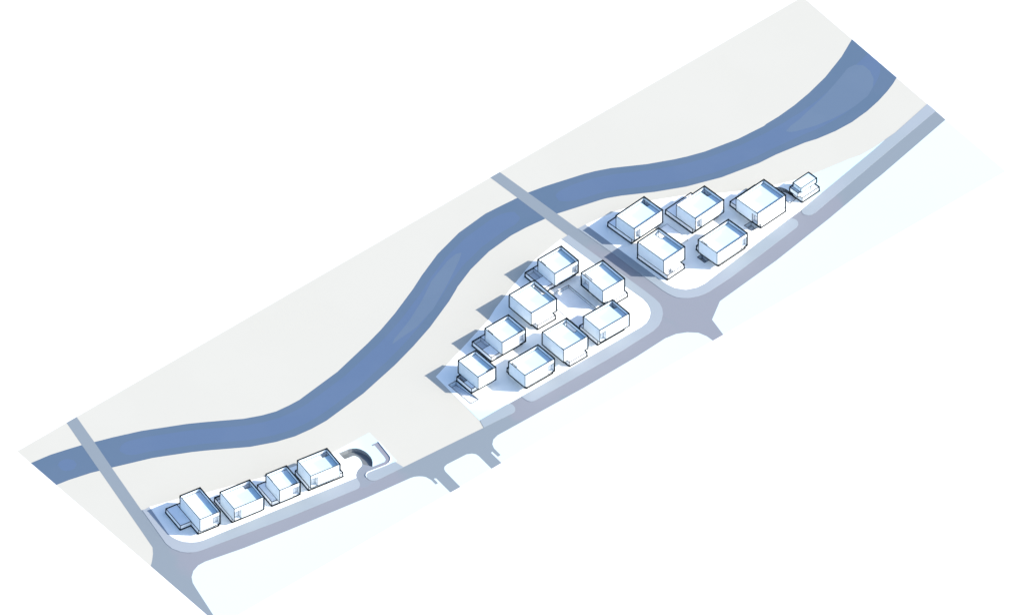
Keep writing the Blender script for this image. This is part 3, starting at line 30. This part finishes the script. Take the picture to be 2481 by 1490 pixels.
WELL = [[[(92.693,47.853),(95.723,44.709),(92.962,42.629),(89.999,45.579)],[2.25,2.25,2.25,2.25]],[[(73.669,29.715),(76.43,26.523),(74.713,24.878),(71.817,27.974)],[2.25,2.25,2.25,2.25]]]
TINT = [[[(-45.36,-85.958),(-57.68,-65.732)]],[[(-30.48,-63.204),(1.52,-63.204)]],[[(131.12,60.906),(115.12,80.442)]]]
GLOW_SPOTS = [[-108.88,-127.558,24],[-76.88,-111.469,24],[-54.48,-96.53,14],[7.92,-50.563,14],[33.52,-31.028,26],[54.32,-12.641,14],[38.32,24.133,12],[55.92,5.746,14],[73.52,3.448,22],[95.92,28.729,26],[115.12,51.713,16]]
DECK = [(60.048,45.852),(68.128,37.417),(61.408,30.978),(53.328,39.413)]

H1, HT, PAR, WT = 2.25, 8.80, 1.64, 0.14      # ground floor height, roof edge height, parapet height, wall thickness
scene = bpy.context.scene
col = scene.collection

# ------------------------------------------------------------------ materials
def material(name, c1, c2=None, scale=0.03, lo=0.45, hi=0.55, rough=0.95, grain=0.0, detail=2.0):
    m = bpy.data.materials.new(name); m.use_nodes = True
    nt = m.node_tree; b = nt.nodes['Principled BSDF']
    b.inputs['Roughness'].default_value = rough
    b.inputs['Specular IOR Level'].default_value = 0.0
    tc = nt.nodes.new('ShaderNodeTexCoord')
    n = nt.nodes.new('ShaderNodeTexNoise'); n.inputs['Scale'].default_value = scale; n.inputs['Detail'].default_value = detail
    nt.links.new(tc.outputs['Object'], n.inputs['Vector'])
    r = nt.nodes.new('ShaderNodeValToRGB')
    r.color_ramp.elements[0].position = lo; r.color_ramp.elements[1].position = hi
    r.color_ramp.elements[0].color = (*c1, 1); r.color_ramp.elements[1].color = (*(c2 or c1), 1)
    nt.links.new(n.outputs['Fac'], r.inputs['Fac'])
    out = r.outputs['Color']
    if grain:
        g = nt.nodes.new('ShaderNodeTexNoise'); g.inputs['Scale'].default_value = 1.3; g.inputs['Detail'].default_value = 5
        nt.links.new(tc.outputs['Object'], g.inputs['Vector'])
        mr = nt.nodes.new('ShaderNodeMapRange')
        mr.inputs['To Min'].default_value = 1 - grain; mr.inputs['To Max'].default_value = 1 + grain
        nt.links.new(g.outputs['Fac'], mr.inputs['Value'])
        mx = nt.nodes.new('ShaderNodeMix'); mx.data_type = 'RGBA'; mx.blend_type = 'MULTIPLY'; mx.inputs['Factor'].default_value = 1
        nt.links.new(out, mx.inputs['A']); nt.links.new(mr.outputs['Result'], mx.inputs['B'])
        out = mx.outputs['Result']
    nt.links.new(out, b.inputs['Base Color'])
    return m

INK, FINE = 0.42, 0.21
SUN, SUNCOL, SKY, EXPO = 3.0, (1.0, 0.935, 0.83), 0.125, 1.20
M = {
 'paper':   material('white_ground', (.74,.74,.74), (.76,.76,.76), .01),
 'land':    material('pale_land', (.479,.462,.407), (.483,.466,.411), .02),
 'field':   material('cool_white_field', (.510,.60,.60), (.535,.60,.60), .006, .3, .7),
 'water':   material('river_edge_water', (.088,.134,.199), (.091,.136,.202), .05, rough=.6),
 'channel': material('deep_river_water', (.089,.136,.224), (.092,.139,.226), .05, rough=.6),
 'shallow': material('shallow_river_water', (.106,.153,.222), (.109,.156,.225), .05, rough=.6),
 'road':    material('grey_blue_asphalt', (.204,.236,.262), (.228,.235,.268), .012, .47, .53),
 'pave':    material('pale_pavement', (.276,.317,.348), (.298,.330,.366), .02, .42, .60),
 'loggia':  material('white_loggia_plaster', (.86,.87,.88), (.88,.89,.90), .3),
 'drive':   material('driveway_asphalt', (.215,.240,.276), (.232,.237,.277), .05, .47, .53),
 'wall':    material('white_plaster', (.70,.77,.81), (.73,.79,.83), .3),
 'court':   material('white_paving', (.82,.83,.83), (.85,.86,.86), .2),
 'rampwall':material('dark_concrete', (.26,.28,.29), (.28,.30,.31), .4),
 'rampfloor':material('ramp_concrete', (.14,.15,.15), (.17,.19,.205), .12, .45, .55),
 'roof':    material('white_roof_membrane', (.50,.66,.74), (.62,.72,.80), .12, .40, .58),
 'ink':     material('dark_edge_paint', (.012,.016,.020), (.016,.021,.025), .5),
 'ink_thin':material('thin_edge_paint', (.020,.024,.028), (.024,.028,.033), .5),
}


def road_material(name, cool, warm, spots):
    '''cool grey blue asphalt, with the glow near the houses painted as a warmer tone round the given spots (x, y, radius)'''
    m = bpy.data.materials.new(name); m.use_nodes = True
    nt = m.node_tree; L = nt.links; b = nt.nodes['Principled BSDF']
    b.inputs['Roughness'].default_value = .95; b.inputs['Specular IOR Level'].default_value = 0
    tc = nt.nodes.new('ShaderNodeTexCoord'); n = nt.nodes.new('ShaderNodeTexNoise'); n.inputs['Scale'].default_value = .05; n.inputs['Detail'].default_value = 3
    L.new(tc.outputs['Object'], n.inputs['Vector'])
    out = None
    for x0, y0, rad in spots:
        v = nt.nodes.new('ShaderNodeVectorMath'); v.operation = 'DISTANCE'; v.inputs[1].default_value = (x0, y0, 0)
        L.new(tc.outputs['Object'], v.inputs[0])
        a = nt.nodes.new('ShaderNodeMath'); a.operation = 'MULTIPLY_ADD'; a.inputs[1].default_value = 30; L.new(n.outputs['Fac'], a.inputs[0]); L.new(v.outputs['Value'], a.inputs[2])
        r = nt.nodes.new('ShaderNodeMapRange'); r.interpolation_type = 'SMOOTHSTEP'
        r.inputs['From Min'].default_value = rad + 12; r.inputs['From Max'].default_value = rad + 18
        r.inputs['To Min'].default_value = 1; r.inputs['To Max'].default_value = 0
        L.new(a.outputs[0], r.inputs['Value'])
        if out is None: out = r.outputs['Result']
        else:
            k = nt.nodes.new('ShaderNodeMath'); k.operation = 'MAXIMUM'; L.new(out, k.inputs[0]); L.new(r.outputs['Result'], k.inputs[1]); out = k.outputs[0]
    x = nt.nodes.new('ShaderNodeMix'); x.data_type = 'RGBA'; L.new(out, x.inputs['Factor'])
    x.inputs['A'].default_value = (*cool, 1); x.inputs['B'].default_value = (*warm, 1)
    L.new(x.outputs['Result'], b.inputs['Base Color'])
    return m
M['road'] = road_material('asphalt', (.199,.233,.262), (.220,.233,.266), GLOW_SPOTS)  # glow around the house clusters painted into the asphalt colour

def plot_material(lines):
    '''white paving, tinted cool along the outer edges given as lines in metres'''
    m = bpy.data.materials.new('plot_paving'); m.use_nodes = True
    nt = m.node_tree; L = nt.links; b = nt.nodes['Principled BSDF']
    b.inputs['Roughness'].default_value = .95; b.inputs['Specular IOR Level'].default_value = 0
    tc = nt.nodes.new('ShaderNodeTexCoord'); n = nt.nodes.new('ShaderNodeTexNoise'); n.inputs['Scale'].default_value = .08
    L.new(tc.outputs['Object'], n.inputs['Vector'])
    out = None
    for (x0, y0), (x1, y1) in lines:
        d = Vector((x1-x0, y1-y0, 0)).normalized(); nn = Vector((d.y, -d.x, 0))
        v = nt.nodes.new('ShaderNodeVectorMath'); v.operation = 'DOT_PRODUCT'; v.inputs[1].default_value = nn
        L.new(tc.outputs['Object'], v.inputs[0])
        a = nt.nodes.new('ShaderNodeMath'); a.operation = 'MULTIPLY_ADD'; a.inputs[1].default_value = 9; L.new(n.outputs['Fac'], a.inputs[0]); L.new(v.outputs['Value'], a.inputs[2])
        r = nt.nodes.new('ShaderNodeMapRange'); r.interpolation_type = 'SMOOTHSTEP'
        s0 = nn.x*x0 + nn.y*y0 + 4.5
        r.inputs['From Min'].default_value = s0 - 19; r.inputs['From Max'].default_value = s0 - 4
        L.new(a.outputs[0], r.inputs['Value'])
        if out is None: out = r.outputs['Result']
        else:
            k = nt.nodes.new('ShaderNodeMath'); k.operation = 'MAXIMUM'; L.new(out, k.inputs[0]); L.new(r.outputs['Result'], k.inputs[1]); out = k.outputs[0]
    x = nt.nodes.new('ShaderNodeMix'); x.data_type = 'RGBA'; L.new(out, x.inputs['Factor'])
    x.inputs['A'].default_value = (.88,.88,.84,1); x.inputs['B'].default_value = (.50,.66,.70,1)  # cool ends fading to white: glow around the houses put into the colour
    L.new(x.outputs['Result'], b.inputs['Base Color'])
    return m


# ------------------------------------------------------------------ mesh helpers
class MB:
    """collects faces of one mesh"""
    def __init__(s): s.v = []; s.f = []
    def face(s, *p):
        k = len(s.v); s.v += [tuple(q) for q in p]; s.f.append(tuple(range(k, k + len(p))))
    def box(s, a0, a1, b0, b1, z0, z1):
        P = lambda a, b, z: (a, b, z)
        s.face(P(a0,b0,z1), P(a1,b0,z1), P(a1,b1,z1), P(a0,b1,z1)); s.face(P(a0,b0,z0), P(a0,b1,z0), P(a1,b1,z0), P(a1,b0,z0))
        s.face(P(a0,b0,z0), P(a1,b0,z0), P(a1,b0,z1), P(a0,b0,z1)); s.face(P(a1,b1,z0), P(a0,b1,z0), P(a0,b1,z1), P(a1,b1,z1))
        s.face(P(a0,b1,z0), P(a0,b0,z0), P(a0,b0,z1), P(a0,b1,z1)); s.face(P(a1,b0,z0), P(a1,b1,z0), P(a1,b1,z1), P(a1,b0,z1))
    def beam(s, p, q, w):
        p = Vector(p); q = Vector(q); d = q - p
        if d.length < 1e-5: return
        d.normalize(); p = p - d * w * .5; q = q + d * w * .5
        up = Vector((0,0,1)) if abs(d.z) < .99 else Vector((1,0,0))
        e = d.cross(up).normalized() * w * .5; g = e.cross(d).normalized() * w * .5
        A = [p+e+g, p-e+g, p-e-g, p+e-g]; B = [x + (q - p) for x in A]
        s.face(*A[::-1]); s.face(*B)
        for i in range(4): s.face(A[i], A[(i+1)%4], B[(i+1)%4], B[i])
    def build(s, name, m, parent=None):
        me = bpy.data.meshes.new(name); me.from_pydata(s.v, [], s.f); me.update()
        bm = bmesh.new(); bm.from_mesh(me)
        bmesh.ops.remove_doubles(bm, verts=bm.verts, dist=1e-5)
        bm.to_mesh(me); bm.free()
        me.materials.append(m)
        o = bpy.data.objects.new(name, me); col.objects.link(o)
        if parent: o.parent = parent
        return o

def tag(o, label=None, cat=None, group=None, kind=None):
    if label: o['label'] = label
    if cat: o['category'] = cat
    if group: o['group'] = group
    if kind: o['kind'] = kind
    return o

def empty(name, loc, rot=0.0):
    o = bpy.data.objects.new(name, None); col.objects.link(o)
    o.location = loc; o.rotation_euler = (0, 0, math.radians(rot)); o.empty_display_size = .5
    return o

def ccw(p):
    a = sum(p[i][0]*p[(i+1)%len(p)][1] - p[(i+1)%len(p)][0]*p[i][1] for i in range(len(p)))
    return list(p) if a > 0 else list(p)[::-1]

def sheet(name, poly, z, m, holes=(), side=0.0, kind='structure'):
    """flat ground sheet with holes; side > 0 gives it a kerb face down to z - side"""
    loops = [[Vector((x, y, 0)) for x, y in ccw(poly)]] + [[Vector((x, y, 0)) for x, y in h] for h in holes]
    flat = [p for l in loops for p in l]
    mb = MB()
    for t in tessellate_polygon(loops):
        p = [(flat[i].x, flat[i].y, z) for i in t]
        n = (p[1][0]-p[0][0])*(p[2][1]-p[0][1]) - (p[1][1]-p[0][1])*(p[2][0]-p[0][0])
        mb.face(*(p if n > 0 else p[::-1]))
    if side:
        q = ccw(poly)
        for a, b in zip(q, q[1:] + q[:1]):
            mb.face((*a, z - side), (*b, z - side), (*b, z), (*a, z))
    return tag(mb.build(name, m), kind=kind)

# ------------------------------------------------------------------ setting
HOLES = {'garage': GARAGE[0] + GARAGE[1][::-1], 'curve': CURVE[0], 'ramp': RAMP[0], 'court': COURT[0], 'well': WELL[0][0], 'well2': WELL[1][0]}
allh = list(HOLES.values())
G = 1500.0
sheet('ground', [(-G,-G), (G,-G), (G,G), (-G,G)], -0.065, M['paper'], allh)
sheet('land', SHEET, -0.055, M['land'], allh)
sheet('field', FIELD, -0.049, M['field'])
sheet('river', RIVER, -0.050, M['water'])
for p in CHANNEL: sheet('river_channel', p, -0.045, M['channel'])
for p in SHALLOW: sheet('river_shallows', p, -0.040, M['shallow'])
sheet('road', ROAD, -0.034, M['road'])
for p in PAVE: sheet('pavement', p, 0.080, M['pave'], (), 0.12)
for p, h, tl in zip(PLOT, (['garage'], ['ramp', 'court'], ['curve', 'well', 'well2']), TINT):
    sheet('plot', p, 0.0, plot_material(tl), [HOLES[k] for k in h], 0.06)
sheet('driveway', DRIVE, 0.006, M['drive'])

# ------------------------------------------------------------------ sunken things
def sunken(name, label, cat, rim, depth, wall, floor, ink=0.17, levels=(), group=None, heavy_floor=False):
    n = len(rim); cx = sum(p[0] for p in rim)/n; cy = sum(p[1] for p in rim)/n
    t = tag(empty(name, (cx, cy, 0)), label, cat, group)
    r = [(x-cx, y-cy) for x, y in rim]
    w = MB(); f = MB(); l = MB()
    for i in range(n):
        j = (i+1) % n
        w.face((*r[i], 0.002), (*r[j], 0.002), (*r[j], -depth[j]), (*r[i], -depth[i]))
    for tr in tessellate_polygon([[Vector((x, y, 0)) for x, y in r]]):
        p = [(*r[i], -depth[i]) for i in tr]
        nz = (p[1][0]-p[0][0])*(p[2][1]-p[0][1]) - (p[1][1]-p[0][1])*(p[2][0]-p[0][0])
        f.face(*(p if nz > 0 else p[::-1]))
    w.build('retaining_wall', wall, t); f.build('floor', floor, t)
    if ink:
        for i in range(n):
            j = (i+1) % n
            l.beam((*r[i], 0.0), (*r[j], 0.0), ink); l.beam((*r[i], -depth[i]), (*r[j], -depth[j]), ink)
        if not levels:
            for i in range(n): l.beam((*r[i], 0.0), (*r[i], -depth[i]), ink)
        for a, b, fr, wd in levels:
            for i in range(a, b): l.beam((*r[i], -depth[i]*fr), (*r[i+1], -depth[i+1]*fr), wd)
        l.build('edge_line', M['ink_thin'], t)
    return t

sunken('basement_ramp', 'narrow open ramp sloping down beside the leftmost house of the middle cluster', 'ramp', *RAMP, M['wall'], M['court'])
sunken('sunken_courtyard', 'large sunken courtyard between the four right-hand houses of the middle cluster', 'courtyard', *COURT, M['wall'], M['court'])
g = 'sunken light wells beside houses'
sunken('light_well', 'square sunken light well in front of the loggia of the rightmost big house', 'light well', *WELL[0], M['wall'], M['court'], group=g)
sunken('light_well', 'square sunken light well beside the long house in front of the upper cluster', 'light well', *WELL[1], M['wall'], M['court'], group=g)
sunken('curved_ramp', 'curved sunken ramp with dark stepped wall between last big house and stacked building', 'ramp', *CURVE, M['wall'], M['court'],
       levels=[(0, 9, k/6, 0.13) for k in range(1, 5)] + [(0, 9, .9, .3)])

# the curved garage ramp of the lower row: a path of station pairs with a falling floor
def garage():
    outer, inner, dep = GARAGE
    cx, cy = outer[6]
    t = tag(empty('garage_ramp', (cx, cy, 0)), 'dark curved garage ramp curling down beside the right end of the lower row', 'ramp')
    o = [(x-cx, y-cy) for x, y in outer]; i_ = [(x-cx, y-cy) for x, y in inner]
    w = MB(); f = MB(); n = len(o)
    for k in range(n-1):
        w.face((*o[k], .002), (*o[k+1], .002), (*o[k+1], -dep[k+1]), (*o[k], -dep[k]))
        w.face((*i_[k+1], .002), (*i_[k], .002), (*i_[k], -dep[k]), (*i_[k+1], -dep[k+1]))
        f.face((*i_[k], -dep[k]), (*i_[k+1], -dep[k+1]), (*o[k+1], -dep[k+1]), (*o[k], -dep[k]))
    w.face((*i_[0], .002), (*o[0], .002), (*o[0], -dep[0]), (*i_[0], -dep[0]))
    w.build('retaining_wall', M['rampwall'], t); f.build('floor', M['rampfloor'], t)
garage()

def deck():
    cx = sum(p[0] for p in DECK)/4; cy = sum(p[1] for p in DECK)/4
    t = tag(empty('deck', (cx, cy, 0)), 'low flat white deck behind the tall house by the cross road', 'deck')
    r = ccw([(x-cx, y-cy) for x, y in DECK]); s = MB(); l = MB()
    s.face(*[(*p, .6) for p in r])
    for a, b in zip(r, r[1:] + r[:1]):
        s.face((*a, 0), (*b, 0), (*b, .6), (*a, .6)); l.beam((*a, .6), (*b, .6), .1); l.beam((*a, .03), (*b, .03), .1)
    for a in r: l.beam((*a, .03), (*a, .6), .1)
    s.build('slab', M['court'], t); l.build('edge_line', M['ink_thin'], t)
deck()

def low_wall():
    m = MB(); w = .2; z = .36; p = [Vector((x, y)) for x, y in KERBWALL]; L = []; R = []
    for k, q in enumerate(p):
        d = (p[min(k+1, len(p)-1)] - p[max(k-1, 0)]).normalized(); nrm = Vector((-d.y, d.x)) * w/2
        L.append(q + nrm); R.append(q - nrm)
    for k in range(len(p)-1):
        m.face((*R[k], z), (*R[k+1], z), (*L[k+1], z), (*L[k], z))
        m.face((*L[k], z), (*L[k+1], z), (*L[k+1], 0), (*L[k], 0)); m.face((*R[k+1], z), (*R[k], z), (*R[k], 0), (*R[k+1], 0))
    for k in (0, -1): m.face((*L[k], 0), (*R[k], 0), (*R[k], z), (*L[k], z))
    tag(m.build('low_wall', M['wall']), 'low white kerb wall bending along the footpath beside the garage ramp', 'wall')
low_wall()

# ------------------------------------------------------------------ houses
def ink(mb, segs):  # heavy segments: outline edges picked by projection from the camera, baked into the tables
    for s in segs:
        p, q = Vector(s[:3]), Vector(s[3:])
        if p.z == 0 and q.z == 0: mb.beam(p + Vector((0,0,.14)), q + Vector((0,0,.14)), INK * 1.45)   # the line at the foot of a wall, half sunk in the ground
        else: mb.beam(p, q, INK)
def cells(a0, a1, b0, b1, holes):
    A = sorted({a0, a1, *[min(max(h[k], a0), a1) for h in holes for k in (0, 1)]})
    B = sorted({b0, b1, *[min(max(h[k], b0), b1) for h in holes for k in (2, 3)]})
    for x0, x1 in zip(A, A[1:]):
        for y0, y1 in zip(B, B[1:]):
            mx, my = (x0+x1)/2, (y0+y1)/2
            if x1-x0 > 1e-4 and y1-y0 > 1e-4 and not any(h[0] < mx < h[1] and h[2] < my < h[3] for h in holes):
                yield x0, x1, y0, y1

def make_house(h, label):
    A, B = h['A'], h['B']; t = WT; zr = HT - PAR; zf = H1 + .15
    root = tag(empty('house', (*h['loc'], 0), h['rot']), label, 'house', 'white flat roofed box houses')
    # ground floor
    g = MB(); l = MB()
    for k, (a0, a1, b0, b1) in enumerate(h['plinth']):
        pits = h['pits'] if k == 0 else []
        for c in cells(a0, a1, b0, b1, pits): g.face((c[0],c[2],H1-.004), (c[1],c[2],H1-.004), (c[1],c[3],H1-.004), (c[0],c[3],H1-.004))
        for p, q in (((a0,b0),(a1,b0)), ((a1,b0),(a1,b1)), ((a1,b1),(a0,b1)), ((a0,b1),(a0,b0))):
            g.face((*p, -.05), (*q, -.05), (*q, H1-.004), (*p, H1-.004))
    g.build('ground_floor', M['loggia'], root)
    for a0, a1, b0, b1, *zz in h['pits']:
        s = MB(); z0 = zz[0] if zz else .12; z1 = H1 - .004
        s.face((a0,b0,z0), (a1,b0,z0), (a1,b1,z0), (a0,b1,z0))
        for p, q in (((a0,b0),(a1,b0)), ((a1,b0),(a1,b1)), ((a1,b1),(a0,b1)), ((a0,b1),(a0,b0))):
            s.face((*q, z0), (*p, z0), (*p, z1), (*q, z1))
            l.beam((*p, z1), (*q, z1), .15); l.beam((*p, z0), (*q, z0), .12); l.beam((*p, z0), (*p, z1), .12)
        s.build('sunken_terrace', M['court'], root)
    # upper storey walls
    fo = [s for s in h['shafts'] if s[1] == 'front']; so = [s for s in h['shafts'] if s[1] == 'side']
    zt = HT - 2.0
    u = MB()
    x = 0
    for r, _, _ in fo:
        if r[0] - x > 1e-3: u.box(x, r[0], 0, t, H1, HT)
        u.box(r[0], r[1], 0, t, zt, HT); x = r[1]
    u.box(x, A, 0, t, H1, HT)
    y = t
    for r, _, _ in so:
        if r[2] - y > 1e-3: u.box(0, t, y, r[2], H1, HT)
        u.box(0, t, r[2], r[3], zt, HT); y = r[3]
    if B - t - y > 1e-3: u.box(0, t, y, B-t, H1, HT)
    u.box(0, A, B-t, B, H1, HT)
    y = t
    for r, _, _ in [s for s in h['shafts'] if s[1] == 'right']:
        u.box(A-t, A, y, r[2], H1, HT); u.box(A-t, A, r[2], r[3], zt, HT); y = r[3]
    if B - t - y > 1e-3: u.box(A-t, A, y, B-t, H1, HT)
    u.build('outer_wall', M['wall'], root)
    s = MB(); s.box(t, A-t, t, B-t, H1, zf); s.build('floor_slab', M['wall'], root)
    r = MB(); holes = [s[0] for s in h['shafts'] if s[2]]
    for c in cells(t, A-t, t, B-t, holes):
        r.face((c[0],c[2],zr), (c[1],c[2],zr), (c[1],c[3],zr), (c[0],c[3],zr))
        r.face((c[0],c[3],zr-.25), (c[1],c[3],zr-.25), (c[1],c[2],zr-.25), (c[0],c[2],zr-.25))
    r.build('roof', M['roof'], root)
    # loggias and roof wells: inner shafts
    w = .09
    for (a0, a1, b0, b1), face, op in h['shafts']:
        s = MB(); z1 = zr - .02; zf = H1 + .15
        if not face:                                  # a roof well; unseen floor raised so more sky light reaches in
            zf = zr - 2.0; s.box(a0, a1, b0, b1, zf - .12, zf)
        if a0 > t + .05: s.box(a0-w, a0, b0, b1, zf, z1)
        if a1 < A - t - .05: s.box(a1, a1+w, b0, b1, zf, z1)
        if b0 > t + .05: s.box(a0, a1, b0-w, b0, zf, z1)
        if b1 < B - t - .05: s.box(a0, a1, b1, b1+w, zf, z1)
        s.build('loggia' if face else 'roof_well', M['loggia'], root)
        if op:
            for p, q in (((a0,b0),(a1,b0)), ((a1,b0),(a1,b1)), ((a1,b1),(a0,b1)), ((a0,b1),(a0,b0))): l.beam((*p, zr), (*q, zr), .16)
        for p in ((a0,b1), (a1,b1)): l.beam((*p, zf), (*p, zr), .12)
        for p, q in (((a1,b0),(a1,b1)), ((a1,b1),(a0,b1))): l.beam((*p, zf), (*q, zf), .1)
        if face == 'front': fr = [(a0, 0), (a1, 0)]
        elif face == 'side': fr = [(0, b0), (0, b1)]
        elif face == 'right': fr = [(A, b0), (A, b1)]
        else: fr = None
        if fr:
            l.beam((*fr[0], zt), (*fr[1], zt), .1)
            for p in fr: l.beam((*p, H1), (*p, zt), .1)
    if any(s[1] == 'side' for s in h['shafts']) or True:
        # roof against the parapets: back, right and their corner
        segs = [((t, B-t), (A-t, B-t)), ((A-t, t), (A-t, B-t))]
        for p, q in segs:
            N = 60; run = None
            for k in range(N+1):
                f = (k+.5)/N; m_ = (p[0]+(q[0]-p[0])*f, p[1]+(q[1]-p[1])*f)
                free = k < N and not any(o[0]-.05 <= m_[0] <= o[1]+.05 and o[2]-.05 <= m_[1] <= o[3]+.05 for o in holes)
                if free and run is None: run = k
                if not free and run is not None:
                    e = lambda k: (p[0]+(q[0]-p[0])*k/N, p[1]+(q[1]-p[1])*k/N, zr)
                    l.beam(e(run), e(k), .24); run = None
        l.beam((A-t, B-t, zr), (A-t, B-t, HT), .2)
    for sgm in h['thin']: l.beam(sgm[:3], sgm[3:], FINE)
    l.build('fine_edge_line', M['ink_thin'], root)
    k = MB()
    ink(k, h['heavy'])
    k.build('contour_edge_line', M['ink'], root)
    return root

LABELS = {
 'H1': 'white house with a wide low terrace block, at the road corner, leftmost of all houses',
 'H2': 'white house second from the left in the lower row, loggia at its front corner',
 'H3': 'small white house third from the left in the lower row, narrow terrace on its left',
 'H4': 'white house at the right end of the lower row, beside the dark curved ramp',
 'C1': 'narrow white house beside the straight basement ramp, leftmost of the middle cluster',
 'C2': 'long white house by the pavement, lowest of the middle cluster, loggia at its right end',
 'C3': 'white house with sunken terrace, directly behind the house with the straight basement ramp',
 'C4': 'white house with projecting front ledge, on the left edge of the sunken courtyard',
 'C5': 'white house with sunken terrace, topmost of the middle cluster, nearest the river bridge',
 'C6': 'white house with loggia in its shaded side, between sunken courtyard and cross road',
 'C7': 'white house at the rounded tip of the middle cluster, loggia at its front corner',
 'C8': 'white house with projecting front ledge beside the long pavement of the middle cluster',
 'D1': 'white house at the left end of the upper row nearest the river, beside cross road',
 'D2': 'white house in the middle of the upper row, with terrace along its left side',
 'D3': 'largest white house at the right of the upper row, light well at its front',
 'D4': 'white house casting its shadow over the cross road, beside the low deck',
 'D5': 'long white house nearest the pavement in the upper cluster, light well beside it',
}
def copy_tree(o, parent=None):
    c = o.copy(); col.objects.link(c)
    if parent: c.parent = parent
    for ch in list(o.children): copy_tree(ch, c)
    return c
built = {}
for h in HOUSES:
    if h['key'] == 'C5':
        r = copy_tree(built['C3']); r.location = (*h['loc'], 0); r['label'] = LABELS['C5']
    else: r = make_house(h, LABELS[h['key']])
    built[h['key']] = r

def stacked():
    t = tag(empty('stacked_building', (*STACK['loc'], 0), STACK['rot']), 'small white building of three shifted slabs at the far right end', 'building')
    for (a0, a1, b0, b1, z0, z1), nm in zip(STACK['boxes'], ('top_storey', 'middle_storey', 'ground_floor')):
        m = MB(); m.box(a0, a1, b0, b1, z0 - (.05 if z0 == 0 else 0), z1 - .004); m.build(nm, M['roof'] if nm == 'top_storey' else M['wall'], t)
    l = MB(); k = MB()
    for s in STACK['thin']: l.beam(s[:3], s[3:], FINE)
    ink(k, STACK['heavy'])
    l.build('fine_edge_line', M['ink_thin'], t); k.build('contour_edge_line', M['ink'], t)
stacked()

# ------------------------------------------------------------------ light and camera
to_sun = Vector((78.0, -4.3, 54.8)).normalized()
sun = bpy.data.lights.new('sun', 'SUN'); sun.energy = SUN; sun.angle = math.radians(0.5); sun.color = SUNCOL
so = bpy.data.objects.new('sun', sun); col.objects.link(so)
so.rotation_euler = to_sun.to_track_quat('Z', 'Y').to_euler(); so.location = to_sun * 300
wd = bpy.data.worlds.new('World'); scene.world = wd; wd.use_nodes = True
nt = wd.node_tree; bg = nt.nodes['Background']
sky = nt.nodes.new('ShaderNodeTexSky'); sky.sky_type = 'NISHITA'; sky.sun_disc = False
sky.ozone_density = 2.6
sky.sun_elevation = math.asin(to_sun.z); sky.sun_rotation = math.atan2(to_sun.x, to_sun.y)
nt.links.new(sky.outputs['Color'], bg.inputs['Color']); bg.inputs['Strength'].default_value = SKY

cam = bpy.data.cameras.new('camera'); co = bpy.data.objects.new('camera', cam); col.objects.link(co)
cam.type = 'ORTHO'; cam.ortho_scale = 2481 / 6.25
el = math.radians(44.03)
co.location = (0, -400*math.cos(el), 400*math.sin(el)); co.rotation_euler = (math.pi/2 - el, 0, 0)
cam.clip_start = 1; cam.clip_end = 6000
scene.camera = co

vs = scene.view_settings
scene.display_settings.display_device = 'sRGB'
vs.view_transform = 'Standard'; vs.look = 'None'; vs.gamma = 1; vs.use_curve_mapping = False
vs.exposure = EXPO
